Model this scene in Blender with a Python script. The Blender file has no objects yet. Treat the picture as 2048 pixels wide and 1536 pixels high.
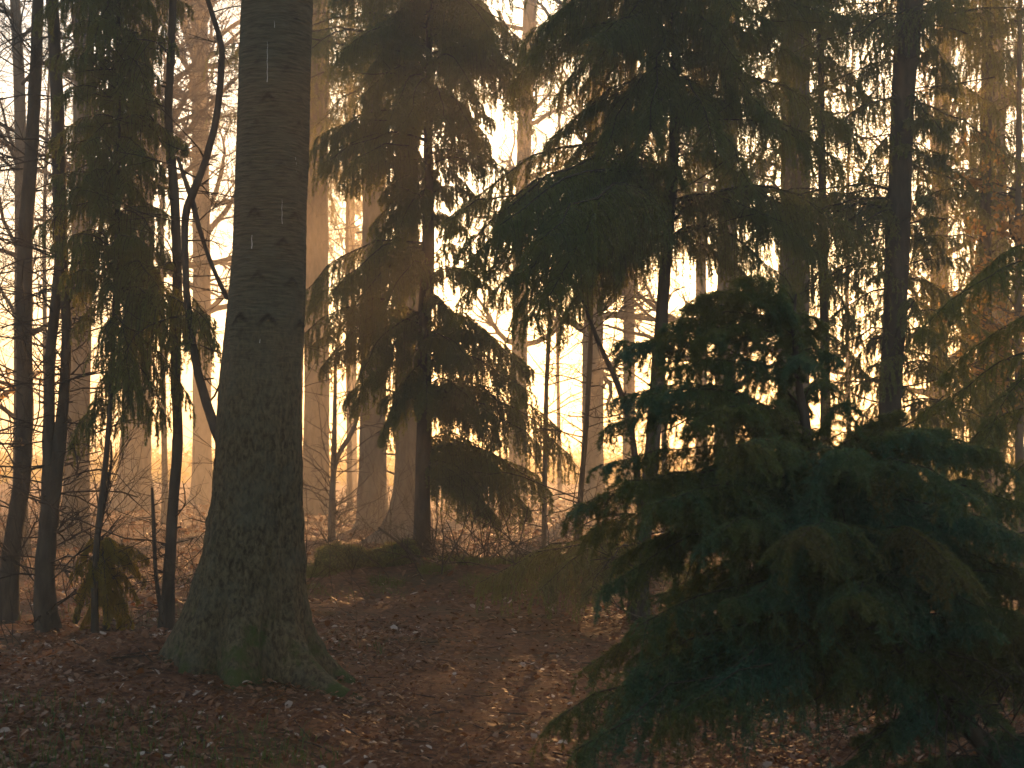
import bpy, math
import numpy as np
from mathutils import Vector

# ------------------------------------------------------------------ camera, sky, sun, exposure
F = 2844.0                     # focal length in photo pixels (50 mm on 36 mm)
TILT = math.atan((900 - 768) / F)
CAMZ = 1.6
sc = bpy.context.scene
C = sc.collection
cd = bpy.data.cameras.new('camera'); cam = bpy.data.objects.new('camera', cd); C.objects.link(cam)
cam.location = (0, 0, CAMZ); cam.rotation_euler = (math.pi / 2 + TILT, 0, 0)
cd.lens = 50; cd.sensor_width = 36; cd.clip_end = 2000; cd.clip_start = 0.05
cd.dof.use_dof = True; cd.dof.focus_distance = 12.5; cd.dof.aperture_fstop = 4.5
sc.camera = cam

SUN_EL, SUN_AZ = 14.8, 6.5     # degrees; azimuth to the right of +Y
w = bpy.data.worlds.new('World'); sc.world = w; w.use_nodes = True
nt = w.node_tree; nt.nodes.clear()
sky = nt.nodes.new('ShaderNodeTexSky'); sky.sky_type = 'NISHITA'; sky.sun_disc = False
sky.sun_elevation = math.radians(SUN_EL); sky.sun_rotation = math.radians(SUN_AZ)
sky.dust_density = 1.5; sky.air_density = 1.3; sky.ozone_density = 1.0
bg = nt.nodes.new('ShaderNodeBackground'); bg.inputs[1].default_value = 0.09
wo = nt.nodes.new('ShaderNodeOutputWorld')
nt.links.new(sky.outputs[0], bg.inputs[0]); nt.links.new(bg.outputs[0], wo.inputs[0])
sl = bpy.data.lights.new('sun', 'SUN'); so = bpy.data.objects.new('sun', sl); C.objects.link(so)
sl.energy = 4.4; sl.angle = math.radians(0.5); sl.color = (1.0, 0.50, 0.18)
el, az = math.radians(SUN_EL), math.radians(SUN_AZ)
sdir = Vector((math.sin(az) * math.cos(el), math.cos(az) * math.cos(el), math.sin(el)))
so.rotation_euler = sdir.to_track_quat('Z', 'Y').to_euler(); so.location = (0, 0, 30)
sc.view_settings.view_transform = 'Standard'; sc.view_settings.look = 'None'
sc.view_settings.gamma = 1.0; sc.view_settings.exposure = 1.45
sc.cycles.max_bounces = 5; sc.cycles.diffuse_bounces = 2; sc.cycles.volume_bounces = 0
sc.cycles.transmission_bounces = 3; sc.cycles.caustics_reflective = False; sc.cycles.caustics_refractive = False
sc.cycles.use_denoising = True

HAZE_DENSITY, HAZE_G, HAZE_COL = 0.0070, 0.62, (1.0, 0.90, 0.80, 1)

# ------------------------------------------------------------------ helpers
R = np.random.default_rng(7)
ct, st = math.cos(TILT), math.sin(TILT)
def P(px, py, Y):
    """photo pixel + distance along +Y -> world point"""
    a = (px - 1024) / F; b = -(py - 768) / F
    y = ct - b * st; z = st + b * ct
    return np.array((a / y * Y, Y, CAMZ + z / y * Y))
def PX(Y): return Y / F                      # metres per pixel at distance Y
def X(px, Y): return P(px, 900, Y)[0]

def hsh(i, j):
    v = np.sin(i * 127.1 + j * 311.7) * 43758.5453
    return v - np.floor(v)
def vnoise(x, y):
    xi, yi = np.floor(x), np.floor(y); u, v = x - xi, y - yi
    u = u * u * (3 - 2 * u); v = v * v * (3 - 2 * v)
    a, b, c, d = hsh(xi, yi), hsh(xi + 1, yi), hsh(xi, yi + 1), hsh(xi + 1, yi + 1)
    return (a + (b - a) * u) * (1 - v) + (c + (d - c) * u) * v - 0.5
def gh(x, y):
    """height of the forest floor"""
    x = np.asarray(x, float); y = np.asarray(y, float)
    path = np.exp(-((x - (0.35 - 0.05 * (y - 8))) / 1.5) ** 2) * (1 / (1 + np.exp((y - 15.5) / 0.6)))
    h = 0.30 * vnoise(x * .22 + 3, y * .22) + 0.10 * vnoise(x * .9, y * .9 + 7) + 0.045 * vnoise(x * 2.7, y * 2.7)
    h = h + 0.02 * vnoise(x * 9, y * 9)
    h = h * (1 - 0.75 * path)
    h = h - 0.06 * path
    h = h + 0.16 * np.exp(-((x + 2.5) / .8) ** 2 - ((y - 10.2) / 1.0) ** 2)      # rise round the big trunk
    h = h + 0.26 * np.exp(-((y - 17.6) / 1.1) ** 2) * np.exp(-((x + .3) / 3.2) ** 4)  # bank behind the path
    h = h + 0.10 * np.exp(-((x + 3.2) / 1.5) ** 2 - ((y - 8.5) / 2) ** 2)
    return h
def G(x, y): return float(gh(x, y))

class MB:
    def __init__(s): s.v = []; s.t = []; s.m = []; s.sm = []; s.n = 0
    def add(s, v, t, mat=0, smooth=False):
        v = np.asarray(v, np.float32).reshape(-1, 3); t = np.asarray(t, np.int64).reshape(-1, 3)
        s.v.append(v); s.t.append(t + s.n); s.n += len(v)
        s.m.append(np.full(len(t), mat, np.int32)); s.sm.append(np.full(len(t), smooth, bool))
    def build(s, name, mats, parent=None, origin=None):
        v = np.concatenate(s.v); t = np.concatenate(s.t).astype(np.int32)
        if origin is not None: v = v - np.asarray(origin, np.float32)
        me = bpy.data.meshes.new(name)
        me.vertices.add(len(v)); me.vertices.foreach_set('co', v.ravel())
        me.loops.add(len(t) * 3); me.loops.foreach_set('vertex_index', t.ravel())
        me.polygons.add(len(t)); me.polygons.foreach_set('loop_start', np.arange(0, len(t) * 3, 3, dtype=np.int32))
        for m in (mats if isinstance(mats, (list, tuple)) else [mats]): me.materials.append(m)
        me.polygons.foreach_set('material_index', np.concatenate(s.m))
        me.polygons.foreach_set('use_smooth', np.concatenate(s.sm))
        me.update(calc_edges=True)
        o = bpy.data.objects.new(name, me); C.objects.link(o)
        if parent is not None: o.parent = parent
        elif origin is not None: o.location = origin
        return o

def thing(name, label, cat, loc, group=None):
    o = bpy.data.objects.new(name, None); C.objects.link(o); o.location = tuple(loc); o.empty_display_size = .3
    o['label'] = label; o['category'] = cat
    if group: o['group'] = group
    return o
def tag(o, label=None, cat=None, group=None, kind=None):
    if label: o['label'] = label
    if cat: o['category'] = cat
    if group: o['group'] = group
    if kind: o['kind'] = kind
    return o

def norm(a): return a / np.maximum(np.linalg.norm(a, axis=-1, keepdims=True), 1e-9)
def tangents(p):
    t = np.empty_like(p); t[:, 1:-1] = p[:, 2:] - p[:, :-2]; t[:, 0] = p[:, 1] - p[:, 0]; t[:, -1] = p[:, -1] - p[:, -2]
    return norm(t)
def tubes(mb, p, r, K=3, mat=0, smooth=True):
    """p (N,S,3) polylines, r (N,S) radii"""
    p = np.asarray(p, float); r = np.asarray(r, float)
    if len(p) == 0: return
    N, S, _ = p.shape
    t = tangents(p); mt = norm(p[:, -1] - p[:, 0])
    ref = np.where(np.abs(mt[:, 2:3]) > 0.8, np.array([[1., 0, 0]]), np.array([[0, 0, 1.]]))[:, None, :]
    u = norm(np.cross(t, np.broadcast_to(ref, t.shape))); w_ = np.cross(t, u)
    a = np.arange(K) / K * 2 * np.pi
    ring = p[:, :, None] + r[:, :, None, None] * (np.cos(a)[None, None, :, None] * u[:, :, None] + np.sin(a)[None, None, :, None] * w_[:, :, None])
    v = ring.reshape(-1, 3)
    idx = np.arange(N * S * K).reshape(N, S, K); nx = np.roll(idx, -1, axis=2)
    a0, a1, b0, b1 = idx[:, :-1], nx[:, :-1], idx[:, 1:], nx[:, 1:]
    tr = np.concatenate([np.stack([a0, a1, b1], -1).reshape(-1, 3), np.stack([a0, b1, b0], -1).reshape(-1, 3)])
    mb.add(v, tr, mat, smooth)

def grow(pts, rad, n, t0, t1, ang, L, S=5, wob=.15, grav=0.0, rr=.5, taper=.25, flat=0.0, lprof=None):
    """children of polylines: n per parent between t0..t1, opening angle range, length range (fraction array ok)"""
    N, PS, _ = pts.shape
    if np.ndim(n) == 0: n = np.full(N, int(n))
    pi = np.repeat(np.arange(N), n); M = len(pi)
    tt = R.uniform(t0, t1, M); f = tt * (PS - 1); i = np.minimum(f.astype(int), PS - 2); u = (f - i)[:, None]
    st_ = pts[pi, i] * (1 - u) + pts[pi, i + 1] * u
    r0 = (rad[pi, i] * (1 - u[:, 0]) + rad[pi, i + 1] * u[:, 0]) * rr
    tan = norm(pts[pi, i + 1] - pts[pi, i])
    rv = R.normal(size=(M, 3)); rv[:, 2] *= (1 - flat)
    perp = norm(rv - (rv * tan).sum(1, keepdims=True) * tan)
    an = np.radians(R.uniform(ang[0], ang[1], M))[:, None]
    d = norm(tan * np.cos(an) + perp * np.sin(an))
    ln = R.uniform(L[0], L[1], M)
    if lprof is not None: ln = ln * lprof(tt)
    p = np.empty((M, S, 3)); p[:, 0] = st_
    for k in range(1, S):
        d = norm(d + R.normal(size=(M, 3)) * wob + np.array([0, 0, -grav]))
        p[:, k] = p[:, k - 1] + d * (ln / (S - 1))[:, None]
    r = r0[:, None] * np.linspace(1, taper, S)[None]
    return p, r

def needles(mb, A, B, K, ln, wd, mat=0, fwd=.7):
    """K needles round each twig segment A->B, every one a thin pointed blade"""
    N = len(A); t = (np.arange(K)[None] + R.uniform(0, 1, (N, K))) / K
    ax = norm(B - A)[:, None]
    base = A[:, None] + (B - A)[:, None] * t[..., None]
    rv = R.normal(size=(N, K, 3)); rv[..., 2] += .25
    rad = norm(rv - (rv * ax).sum(-1, keepdims=True) * ax)
    d = norm(ax * fwd + rad * R.uniform(.7, 1.2, (N, K, 1)))
    side = norm(np.cross(d, R.normal(size=(N, K, 3))))
    l = ln * R.uniform(.7, 1.2, (N, K, 1))
    tri = np.stack([base - side * wd / 2, base + side * wd / 2, base + d * l], axis=2)
    v = tri.reshape(-1, 3)
    mb.add(v, np.arange(len(v)).reshape(-1, 3), mat)

def boughs(mb, root, tip, arch=.12, spacing=.07, seclen=.38, droop=.35, K=10, nl=.028, nw=.005, tert=6, tl=.13, rb=.014, secS=5, ragged=.4, up=0.0, prof=.6, ta=(12, 40), fwd=1.0):
    """spruce boughs: an arched limb with side shoots that hang from it; every twig carries needles.
       root, tip (B,3)"""
    root = np.asarray(root, float); tip = np.asarray(tip, float); Bn = len(root)
    S = 9; t = np.linspace(0, 1, S)[None, :, None]
    L = np.linalg.norm(tip - root, axis=1)
    ax = root[:, None] * (1 - t) + tip[:, None] * t
    arch_ = (arch * R.uniform(.6, 1.4, Bn))[:, None] * L[:, None]
    tt = t[..., 0]
    ax[..., 2] += arch_ * 4 * tt * (1 - tt) * (1 + .5 * (0.5 - tt))
    ax[:, 1:-1] += R.normal(size=(Bn, S - 2, 3)) * (L[:, None, None] * .012)
    rad = (rb * np.clip(L / 1.5, .35, 1.6))[:, None] * np.linspace(1, .2, S)[None]
    tubes(mb, ax, rad, 4, 1)
    n = np.maximum((L / spacing * 2).astype(int), 4)
    pi = np.repeat(np.arange(Bn), n); M = len(pi)
    k = np.concatenate([np.arange(a) for a in n]); sgn = np.where(k % 2 == 0, 1., -1.)
    ts = (k + R.uniform(-.4, .4, M)) / n[pi]; ts = np.clip(.06 + .94 * ts, .05, .995)
    f = ts * (S - 1); i = np.minimum(f.astype(int), S - 2); u = (f - i)[:, None]
    st_ = ax[pi, i] * (1 - u) + ax[pi, i + 1] * u
    tan = norm(ax[pi, i + 1] - ax[pi, i])
    side = norm(np.cross(tan, np.broadcast_to([0, 0, 1.], tan.shape))) * sgn[:, None]
    an = np.radians(R.uniform(42, 68, M))[:, None]
    d = norm(tan * np.cos(an) + side * np.sin(an) + np.array([0, 0, 1.]) * R.normal(.05 + up, .15, (M, 1)))
    lp = np.minimum(1, .45 + 2.0 * ts) * (1 - ts ** 2.2 * prof)
    ln = seclen * lp * np.clip(L[pi] / 1.4, .4, 1.25) * R.uniform(1 - ragged * 1.6, 1 + ragged, M)
    p = np.empty((M, secS, 3)); p[:, 0] = st_
    dr = droop * R.uniform(.5, 1.5, (M, 1))
    for q in range(1, secS):
        d = norm(d + np.concatenate([np.zeros((M, 2)), -dr], 1) * (.35 + .55 * q) * (1.3 - .5 * ts[:, None]) + R.normal(size=(M, 3)) * .07)
        p[:, q] = p[:, q - 1] + d * (ln / (secS - 1))[:, None]
    r2 = np.full((M, secS), rb * .22) * np.linspace(1, .4, secS)
    tubes(mb, p, r2, 3, 1)
    A = [p[:, q] for q in range(secS - 1)]; Bq = [p[:, q + 1] for q in range(secS - 1)]
    # tertiary twigs
    ft = (np.arange(tert)[None] + R.uniform(0, 1, (M, tert))) / tert * (secS - 1) * .98 + .02
    ii = np.minimum(ft.astype(int), secS - 2); uu = (ft - ii)[..., None]; mi = np.arange(M)[:, None]
    s3 = p[mi, ii] * (1 - uu) + p[mi, ii + 1] * uu
    t3 = norm(p[mi, ii + 1] - p[mi, ii])
    sg = np.where(np.arange(tert) % 2 == 0, 1., -1.)[None, :, None]
    pr = norm(np.cross(t3, np.broadcast_to([0, 0, 1.], t3.shape)) + R.normal(size=t3.shape) * .35) * sg
    a3 = np.radians(R.uniform(ta[0], ta[1], (M, tert, 1)))
    d3 = norm(t3 * np.cos(a3) + pr * np.sin(a3) + np.array([0, 0, -1.]) * droop * .8)
    l3 = tl * (1 - .6 * ft / (secS - 1))[..., None] * R.uniform(.5, 1.3, (M, tert, 1)) * np.clip(ln / seclen, .4, 1.2)[:, None, None]
    e3 = s3 + d3 * l3
    A.append(s3.reshape(-1, 3)); Bq.append(e3.reshape(-1, 3))
    A = np.concatenate(A); Bq = np.concatenate(Bq)
    # needles also on the outer half of the limb
    A = np.concatenate([A, ax[:, 4:-1].reshape(-1, 3)]); Bq = np.concatenate([Bq, ax[:, 5:].reshape(-1, 3)])
    needles(mb, A, Bq, K, nl, nw, fwd=fwd)

# ------------------------------------------------------------------ materials
def mat(name):
    m = bpy.data.materials.new(name); m.use_nodes = True; n = m.node_tree; n.nodes.clear()
    out = n.nodes.new('ShaderNodeOutputMaterial')
    return m, n, out
def ramp(n, fac, cols):
    r = n.nodes.new('ShaderNodeValToRGB'); e = r.color_ramp.elements
    while len(e) < len(cols): e.new(.5)
    for k, (p, c) in enumerate(cols): e[k].position = p; e[k].color = (*c, 1)
    n.links.new(fac, r.inputs[0]); return r.outputs[0]
def noise(n, scale, det=3, vec=None, rough=.55, dist=0):
    t = n.nodes.new('ShaderNodeTexNoise'); t.inputs['Scale'].default_value = scale; t.inputs['Detail'].default_value = det
    t.inputs['Roughness'].default_value = rough; t.inputs['Distortion'].default_value = dist
    if vec is not None: n.links.new(vec, t.inputs['Vector'])
    return t.outputs[0]
def geo_pos(n): return n.nodes.new('ShaderNodeNewGeometry').outputs['Position']
def mapping(n, vec, scale):
    m = n.nodes.new('ShaderNodeMapping'); m.inputs['Scale'].default_value = scale; n.links.new(vec, m.inputs['Vector']); return m.outputs[0]
def mathn(n, op, a, b=None):
    m = n.nodes.new('ShaderNodeMath'); m.operation = op
    for k, v in enumerate((a, b)):
        if v is None: continue
        if isinstance(v, (int, float)): m.inputs[k].default_value = v
        else: n.links.new(v, m.inputs[k])
    return m.outputs[0]
def mixc(n, f, a, b):
    m = n.nodes.new('ShaderNodeMix'); m.data_type = 'RGBA'
    if isinstance(f, (int, float)): m.inputs[0].default_value = f
    else: n.links.new(f, m.inputs[0])
    for k, v in ((6, a), (7, b)):
        if isinstance(v, tuple): m.inputs[k].default_value = (*v, 1)
        else: n.links.new(v, m.inputs[k])
    return m.outputs[2]
def leafmat(name, cols, tcol, tfac=.45, scale=2.2, island=False):
    m, n, out = mat(name)
    if island: f = n.nodes.new('ShaderNodeNewGeometry').outputs['Random Per Island']
    else: f = noise(n, scale, 3, geo_pos(n))
    c = ramp(n, f, cols)
    d = n.nodes.new('ShaderNodeBsdfPrincipled'); d.inputs['Roughness'].default_value = .55
    d.inputs['Specular IOR Level'].default_value = .3
    n.links.new(c, d.inputs['Base Color'])
    t = n.nodes.new('ShaderNodeBsdfTranslucent'); t.inputs[0].default_value = (*tcol, 1)
    mx = n.nodes.new('ShaderNodeMixShader'); mx.inputs[0].default_value = tfac
    n.links.new(d.outputs[0], mx.inputs[1]); n.links.new(t.outputs[0], mx.inputs[2]); n.links.new(mx.outputs[0], out.inputs[0])
    return m
def barkmat(name, c0, c1, moss=None, moss_h=1.2, ring=False, bump=.6, scale=12, patch=None):
    m, n, out = mat(name)
    pos = geo_pos(n)
    v = mapping(n, pos, (1, 1, .28)) if not ring else mapping(n, pos, (1, 1, 5))
    a = noise(n, scale, 5, v, .65)
    c = ramp(n, a, [(.32, c0), (.68, c1)])
    b2 = noise(n, 2.3, 3, pos)
    if patch: c = mixc(n, ramp(n, b2, [(.5, (0, 0, 0)), (.62, (1, 1, 1))]), c, patch)
    if moss:
        sx = n.nodes.new('ShaderNodeSeparateXYZ'); n.links.new(pos, sx.inputs[0])
        h = mathn(n, 'MULTIPLY', sx.outputs[2], -1.0 / moss_h); h = mathn(n, 'ADD', h, .95)
        q = noise(n, 3.5, 4, pos); q = mathn(n, 'MULTIPLY', q, 1.2)
        h = mathn(n, 'ADD', h, q); h = mathn(n, 'SUBTRACT', h, .6)
        c = mixc(n, ramp(n, h, [(.2, (0, 0, 0)), (.75, (1, 1, 1))]), c, moss)
    p = n.nodes.new('ShaderNodeBsdfPrincipled'); p.inputs['Roughness'].default_value = .85
    p.inputs['Specular IOR Level'].default_value = .2
    n.links.new(c, p.inputs['Base Color'])
    bu = n.nodes.new('ShaderNodeBump'); bu.inputs['Strength'].default_value = bump; bu.inputs['Distance'].default_value = .02
    n.links.new(a, bu.inputs['Height']); n.links.new(bu.outputs[0], p.inputs['Normal'])
    n.links.new(p.outputs[0], out.inputs[0]); return m

NEEDLE = leafmat('spruce_needle', [(.34, (.035, .095, .062)), (.5, (.055, .12, .05)), (.66, (.10, .13, .035))], (.34, .30, .045), .45)
NEEDLE_LIT = leafmat('spruce_needle_backlit_tone', [(.3, (.08, .10, .02)), (.5, (.13, .12, .022)), (.72, (.17, .12, .02))], (.5, .36, .04), .55)  # needle colour with golden backlight painted in
NEEDLE_F = leafmat('spruce_needle_near', [(.36, (.035, .14, .10)), (.46, (.045, .115, .06)), (.54, (.085, .11, .032)), (.64, (.10, .08, .03))], (.2, .2, .04), .38, 2.0)
BARK = barkmat('bark_brown', (.035, .026, .02), (.10, .075, .055))
BARK_T = barkmat('bark_twig', (.03, .022, .017), (.075, .052, .036), scale=30, bump=.2)
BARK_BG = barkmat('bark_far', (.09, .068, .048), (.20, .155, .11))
DRYLEAF = leafmat('dry_leaf', [(.0, (.05, .02, .009)), (.4, (.13, .046, .016)), (.74, (.22, .085, .03)), (.93, (.26, .15, .09)), (.985, (.55, .44, .35))], (.30, .12, .04), .25, island=True)
GRASS = leafmat('grass_blade', [(.0, (.03, .06, .015)), (1, (.07, .10, .025))], (.14, .18, .03), .35, island=True)

def spruce_auto(z0, z1, base, lean, lmax, whorl=.42, per=5, lprof=None, pitch=(-.35, .1), jitter=.12, azs=None, seed=0):
    """root/tip pairs for whorls of boughs along a trunk; base (x,y,z), lean = xy shift per metre"""
    rs = np.random.default_rng(seed); ro, ti = [], []
    z = z0
    while z < z1:
        a0 = rs.uniform(0, 6.28)
        for k in range(per):
            a = a0 + k * 6.283 / per + rs.uniform(-.35, .35)
            if azs and not azs(a): continue
            zz = z + rs.uniform(-jitter, jitter)
            fr = (zz - z0) / max(z1 - z0, .1)
            L = lmax * (lprof(fr) if lprof else (1 - fr * .85)) * rs.uniform(.65, 1.1)
            r0 = np.array([base[0] + lean[0] * (zz - base[2]), base[1] + lean[1] * (zz - base[2]), zz])
            pz = rs.uniform(*pitch)
            ro.append(r0); ti.append(r0 + np.array([math.cos(a), math.sin(a), pz]) * L)
        z += whorl * rs.uniform(.8, 1.25)
    return ro, ti

def smooth_line(pts, n=40):
    pts = np.asarray(pts, float); m = len(pts)
    d = np.r_[0, np.cumsum(np.linalg.norm(np.diff(pts, axis=0), axis=1))]; d /= d[-1]
    # Catmull-Rom through the given points
    s = np.linspace(0, 1, n); out = np.empty((n, pts.shape[1]))
    for k, u in enumerate(s):
        i = min(max(np.searchsorted(d, u, side='right') - 1, 0), m - 2)
        p0, p1, p2, p3 = pts[max(i - 1, 0)], pts[i], pts[i + 1], pts[min(i + 2, m - 1)]
        x = (u - d[i]) / max(d[i + 1] - d[i], 1e-9)
        out[k] = .5 * ((2 * p1) + (p2 - p0) * x + (2 * p0 - 5 * p1 + 4 * p2 - p3) * x * x + (3 * p1 - p0 - 3 * p2 + p3) * x ** 3)
    return out
def stem_line(px, Y, base_px=None, top=None, n=40, dy=None):
    """[(px,py,width)] from top to bottom -> (pts, radii) bottom to top; base goes to the ground; top = metres to add above"""
    pts = []
    for k, (x, y, wd) in enumerate(px[::-1]):
        yy = Y if dy is None else Y + dy * k
        pts.append([*P(x, y, yy), wd * PX(yy) / 2])
    pts = np.array(pts)
    g = G(pts[0, 0], pts[0, 1]) - .08
    if pts[0, 2] > g: pts = np.vstack([[pts[0, 0], pts[0, 1], g, pts[0, 3] * 1.15], pts])
    if top:
        d = pts[-1, :3] - pts[-2, :3]; d = d / np.linalg.norm(d)
        a = pts[-1].copy(); b = pts[-1].copy()
        a[:3] += d * top * .5; a[3] *= .7; b[:3] += d * top + np.array([0.1, .1, 0]) * top * .3; b[3] *= .25
        pts = np.vstack([pts, a, b])
    s = smooth_line(pts, n)
    return s[:, :3], np.maximum(s[:, 3], .002)
def trunk_mesh(mb, pts, rad, K=14, rough=.08, m=0, flare=0.0, flare_h=.5, seed=1):
    """a trunk with uneven section: ridges, knots and root flare"""
    pts = np.asarray(pts); S = len(pts); t = tangents(pts[None])[0]
    u = norm(np.cross(t, np.array([0., 1, 0]))); w_ = np.cross(t, u)
    a = np.arange(K) / K * 2 * np.pi; z = pts[:, 2] - pts[0, 2]
    A, Z = np.meshgrid(a, z)
    rr = rad[:, None] * (1 + rough * vnoise(A * 1.6 + seed * 9, Z * 1.7 + seed) + rough * .8 * np.sin(A * 3 + seed + Z * .6) * .5)
    rr = rr * (1 + rough * .9 * vnoise(A * 2.5 + seed, Z * 9) + rough * .8 * np.maximum(vnoise(A * 1.3 + 4 * seed, Z * 3.1) - .28, 0) * 6)
    rr = rr * (1 + flare * np.exp(-Z / flare_h) * (.6 + .5 * np.cos(A * 4 + seed) + .3 * np.cos(A * 7 + seed * 2)))
    ring = pts[:, None] + rr[..., None] * (np.cos(A)[..., None] * u[:, None] + np.sin(A)[..., None] * w_[:, None])
    idx = np.arange(S * K).reshape(S, K); nx = np.roll(idx, -1, axis=1)
    a0, a1, b0, b1 = idx[:-1], nx[:-1], idx[1:], nx[1:]
    tr = np.concatenate([np.stack([a0, b1, a1], -1).reshape(-1, 3), np.stack([a0, b0, b1], -1).reshape(-1, 3)])
    mb.add(ring.reshape(-1, 3), tr, m, True)

# ------------------------------------------------------------------ ground
def axis(lo, hi, dens):
    out = [lo]
    while out[-1] < hi: out.append(out[-1] + dens(out[-1]))
    return np.array(out)
xs = np.concatenate([-axis(0, 150, lambda a: .05 if a < 4 else .05 + (a - 4) * .07)[::-1][:-1], axis(0, 150, lambda a: .05 if a < 4 else .05 + (a - 4) * .07)])
ys = axis(-60, 275, lambda a: max(.05, .07 * abs(a - 12) - .5) if a > 5 else max(.06, .1 * abs(a - 5)))
XX, YY = np.meshgrid(xs, ys); ZZ = gh(XX, YY)
gv = np.stack([XX, YY, ZZ], -1).reshape(-1, 3); ny, nx_ = XX.shape
gi = np.arange(ny * nx_).reshape(ny, nx_)
gt = np.concatenate([np.stack([gi[:-1, :-1], gi[:-1, 1:], gi[1:, 1:]], -1).reshape(-1, 3), np.stack([gi[:-1, :-1], gi[1:, 1:], gi[1:, :-1]], -1).reshape(-1, 3)])
m, n, out = mat('forest_floor'); pos = geo_pos(n)
a = noise(n, 14, 6, pos, .7); b = noise(n, 1.1, 4, pos); c2 = noise(n, 60, 3, pos, .6)
col = ramp(n, a, [(.34, (.030, .012, .006)), (.46, (.105, .040, .018)), (.58, (.19, .078, .034)), (.72, (.27, .13, .065))])
col = mixc(n, ramp(n, b, [(.52, (0, 0, 0)), (.66, (.55, .55, .55))]), col, (.035, .045, .018))
col = mixc(n, ramp(n, c2, [(.45, (0, 0, 0)), (.7, (.5, .5, .5))]), col, (.11, .055, .035))
p = n.nodes.new('ShaderNodeBsdfPrincipled'); p.inputs['Roughness'].default_value = .9; p.inputs['Specular IOR Level'].default_value = .15
n.links.new(col, p.inputs['Base Color'])
bu = n.nodes.new('ShaderNodeBump'); bu.inputs['Strength'].default_value = .8; bu.inputs['Distance'].default_value = .03
n.links.new(a, bu.inputs['Height']); n.links.new(bu.outputs[0], p.inputs['Normal']); n.links.new(p.outputs[0], out.inputs[0])
FLOOR = m
mb = MB(); mb.add(gv, gt, 0, True); go = mb.build('ground', FLOOR); tag(go, kind='structure')

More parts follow.
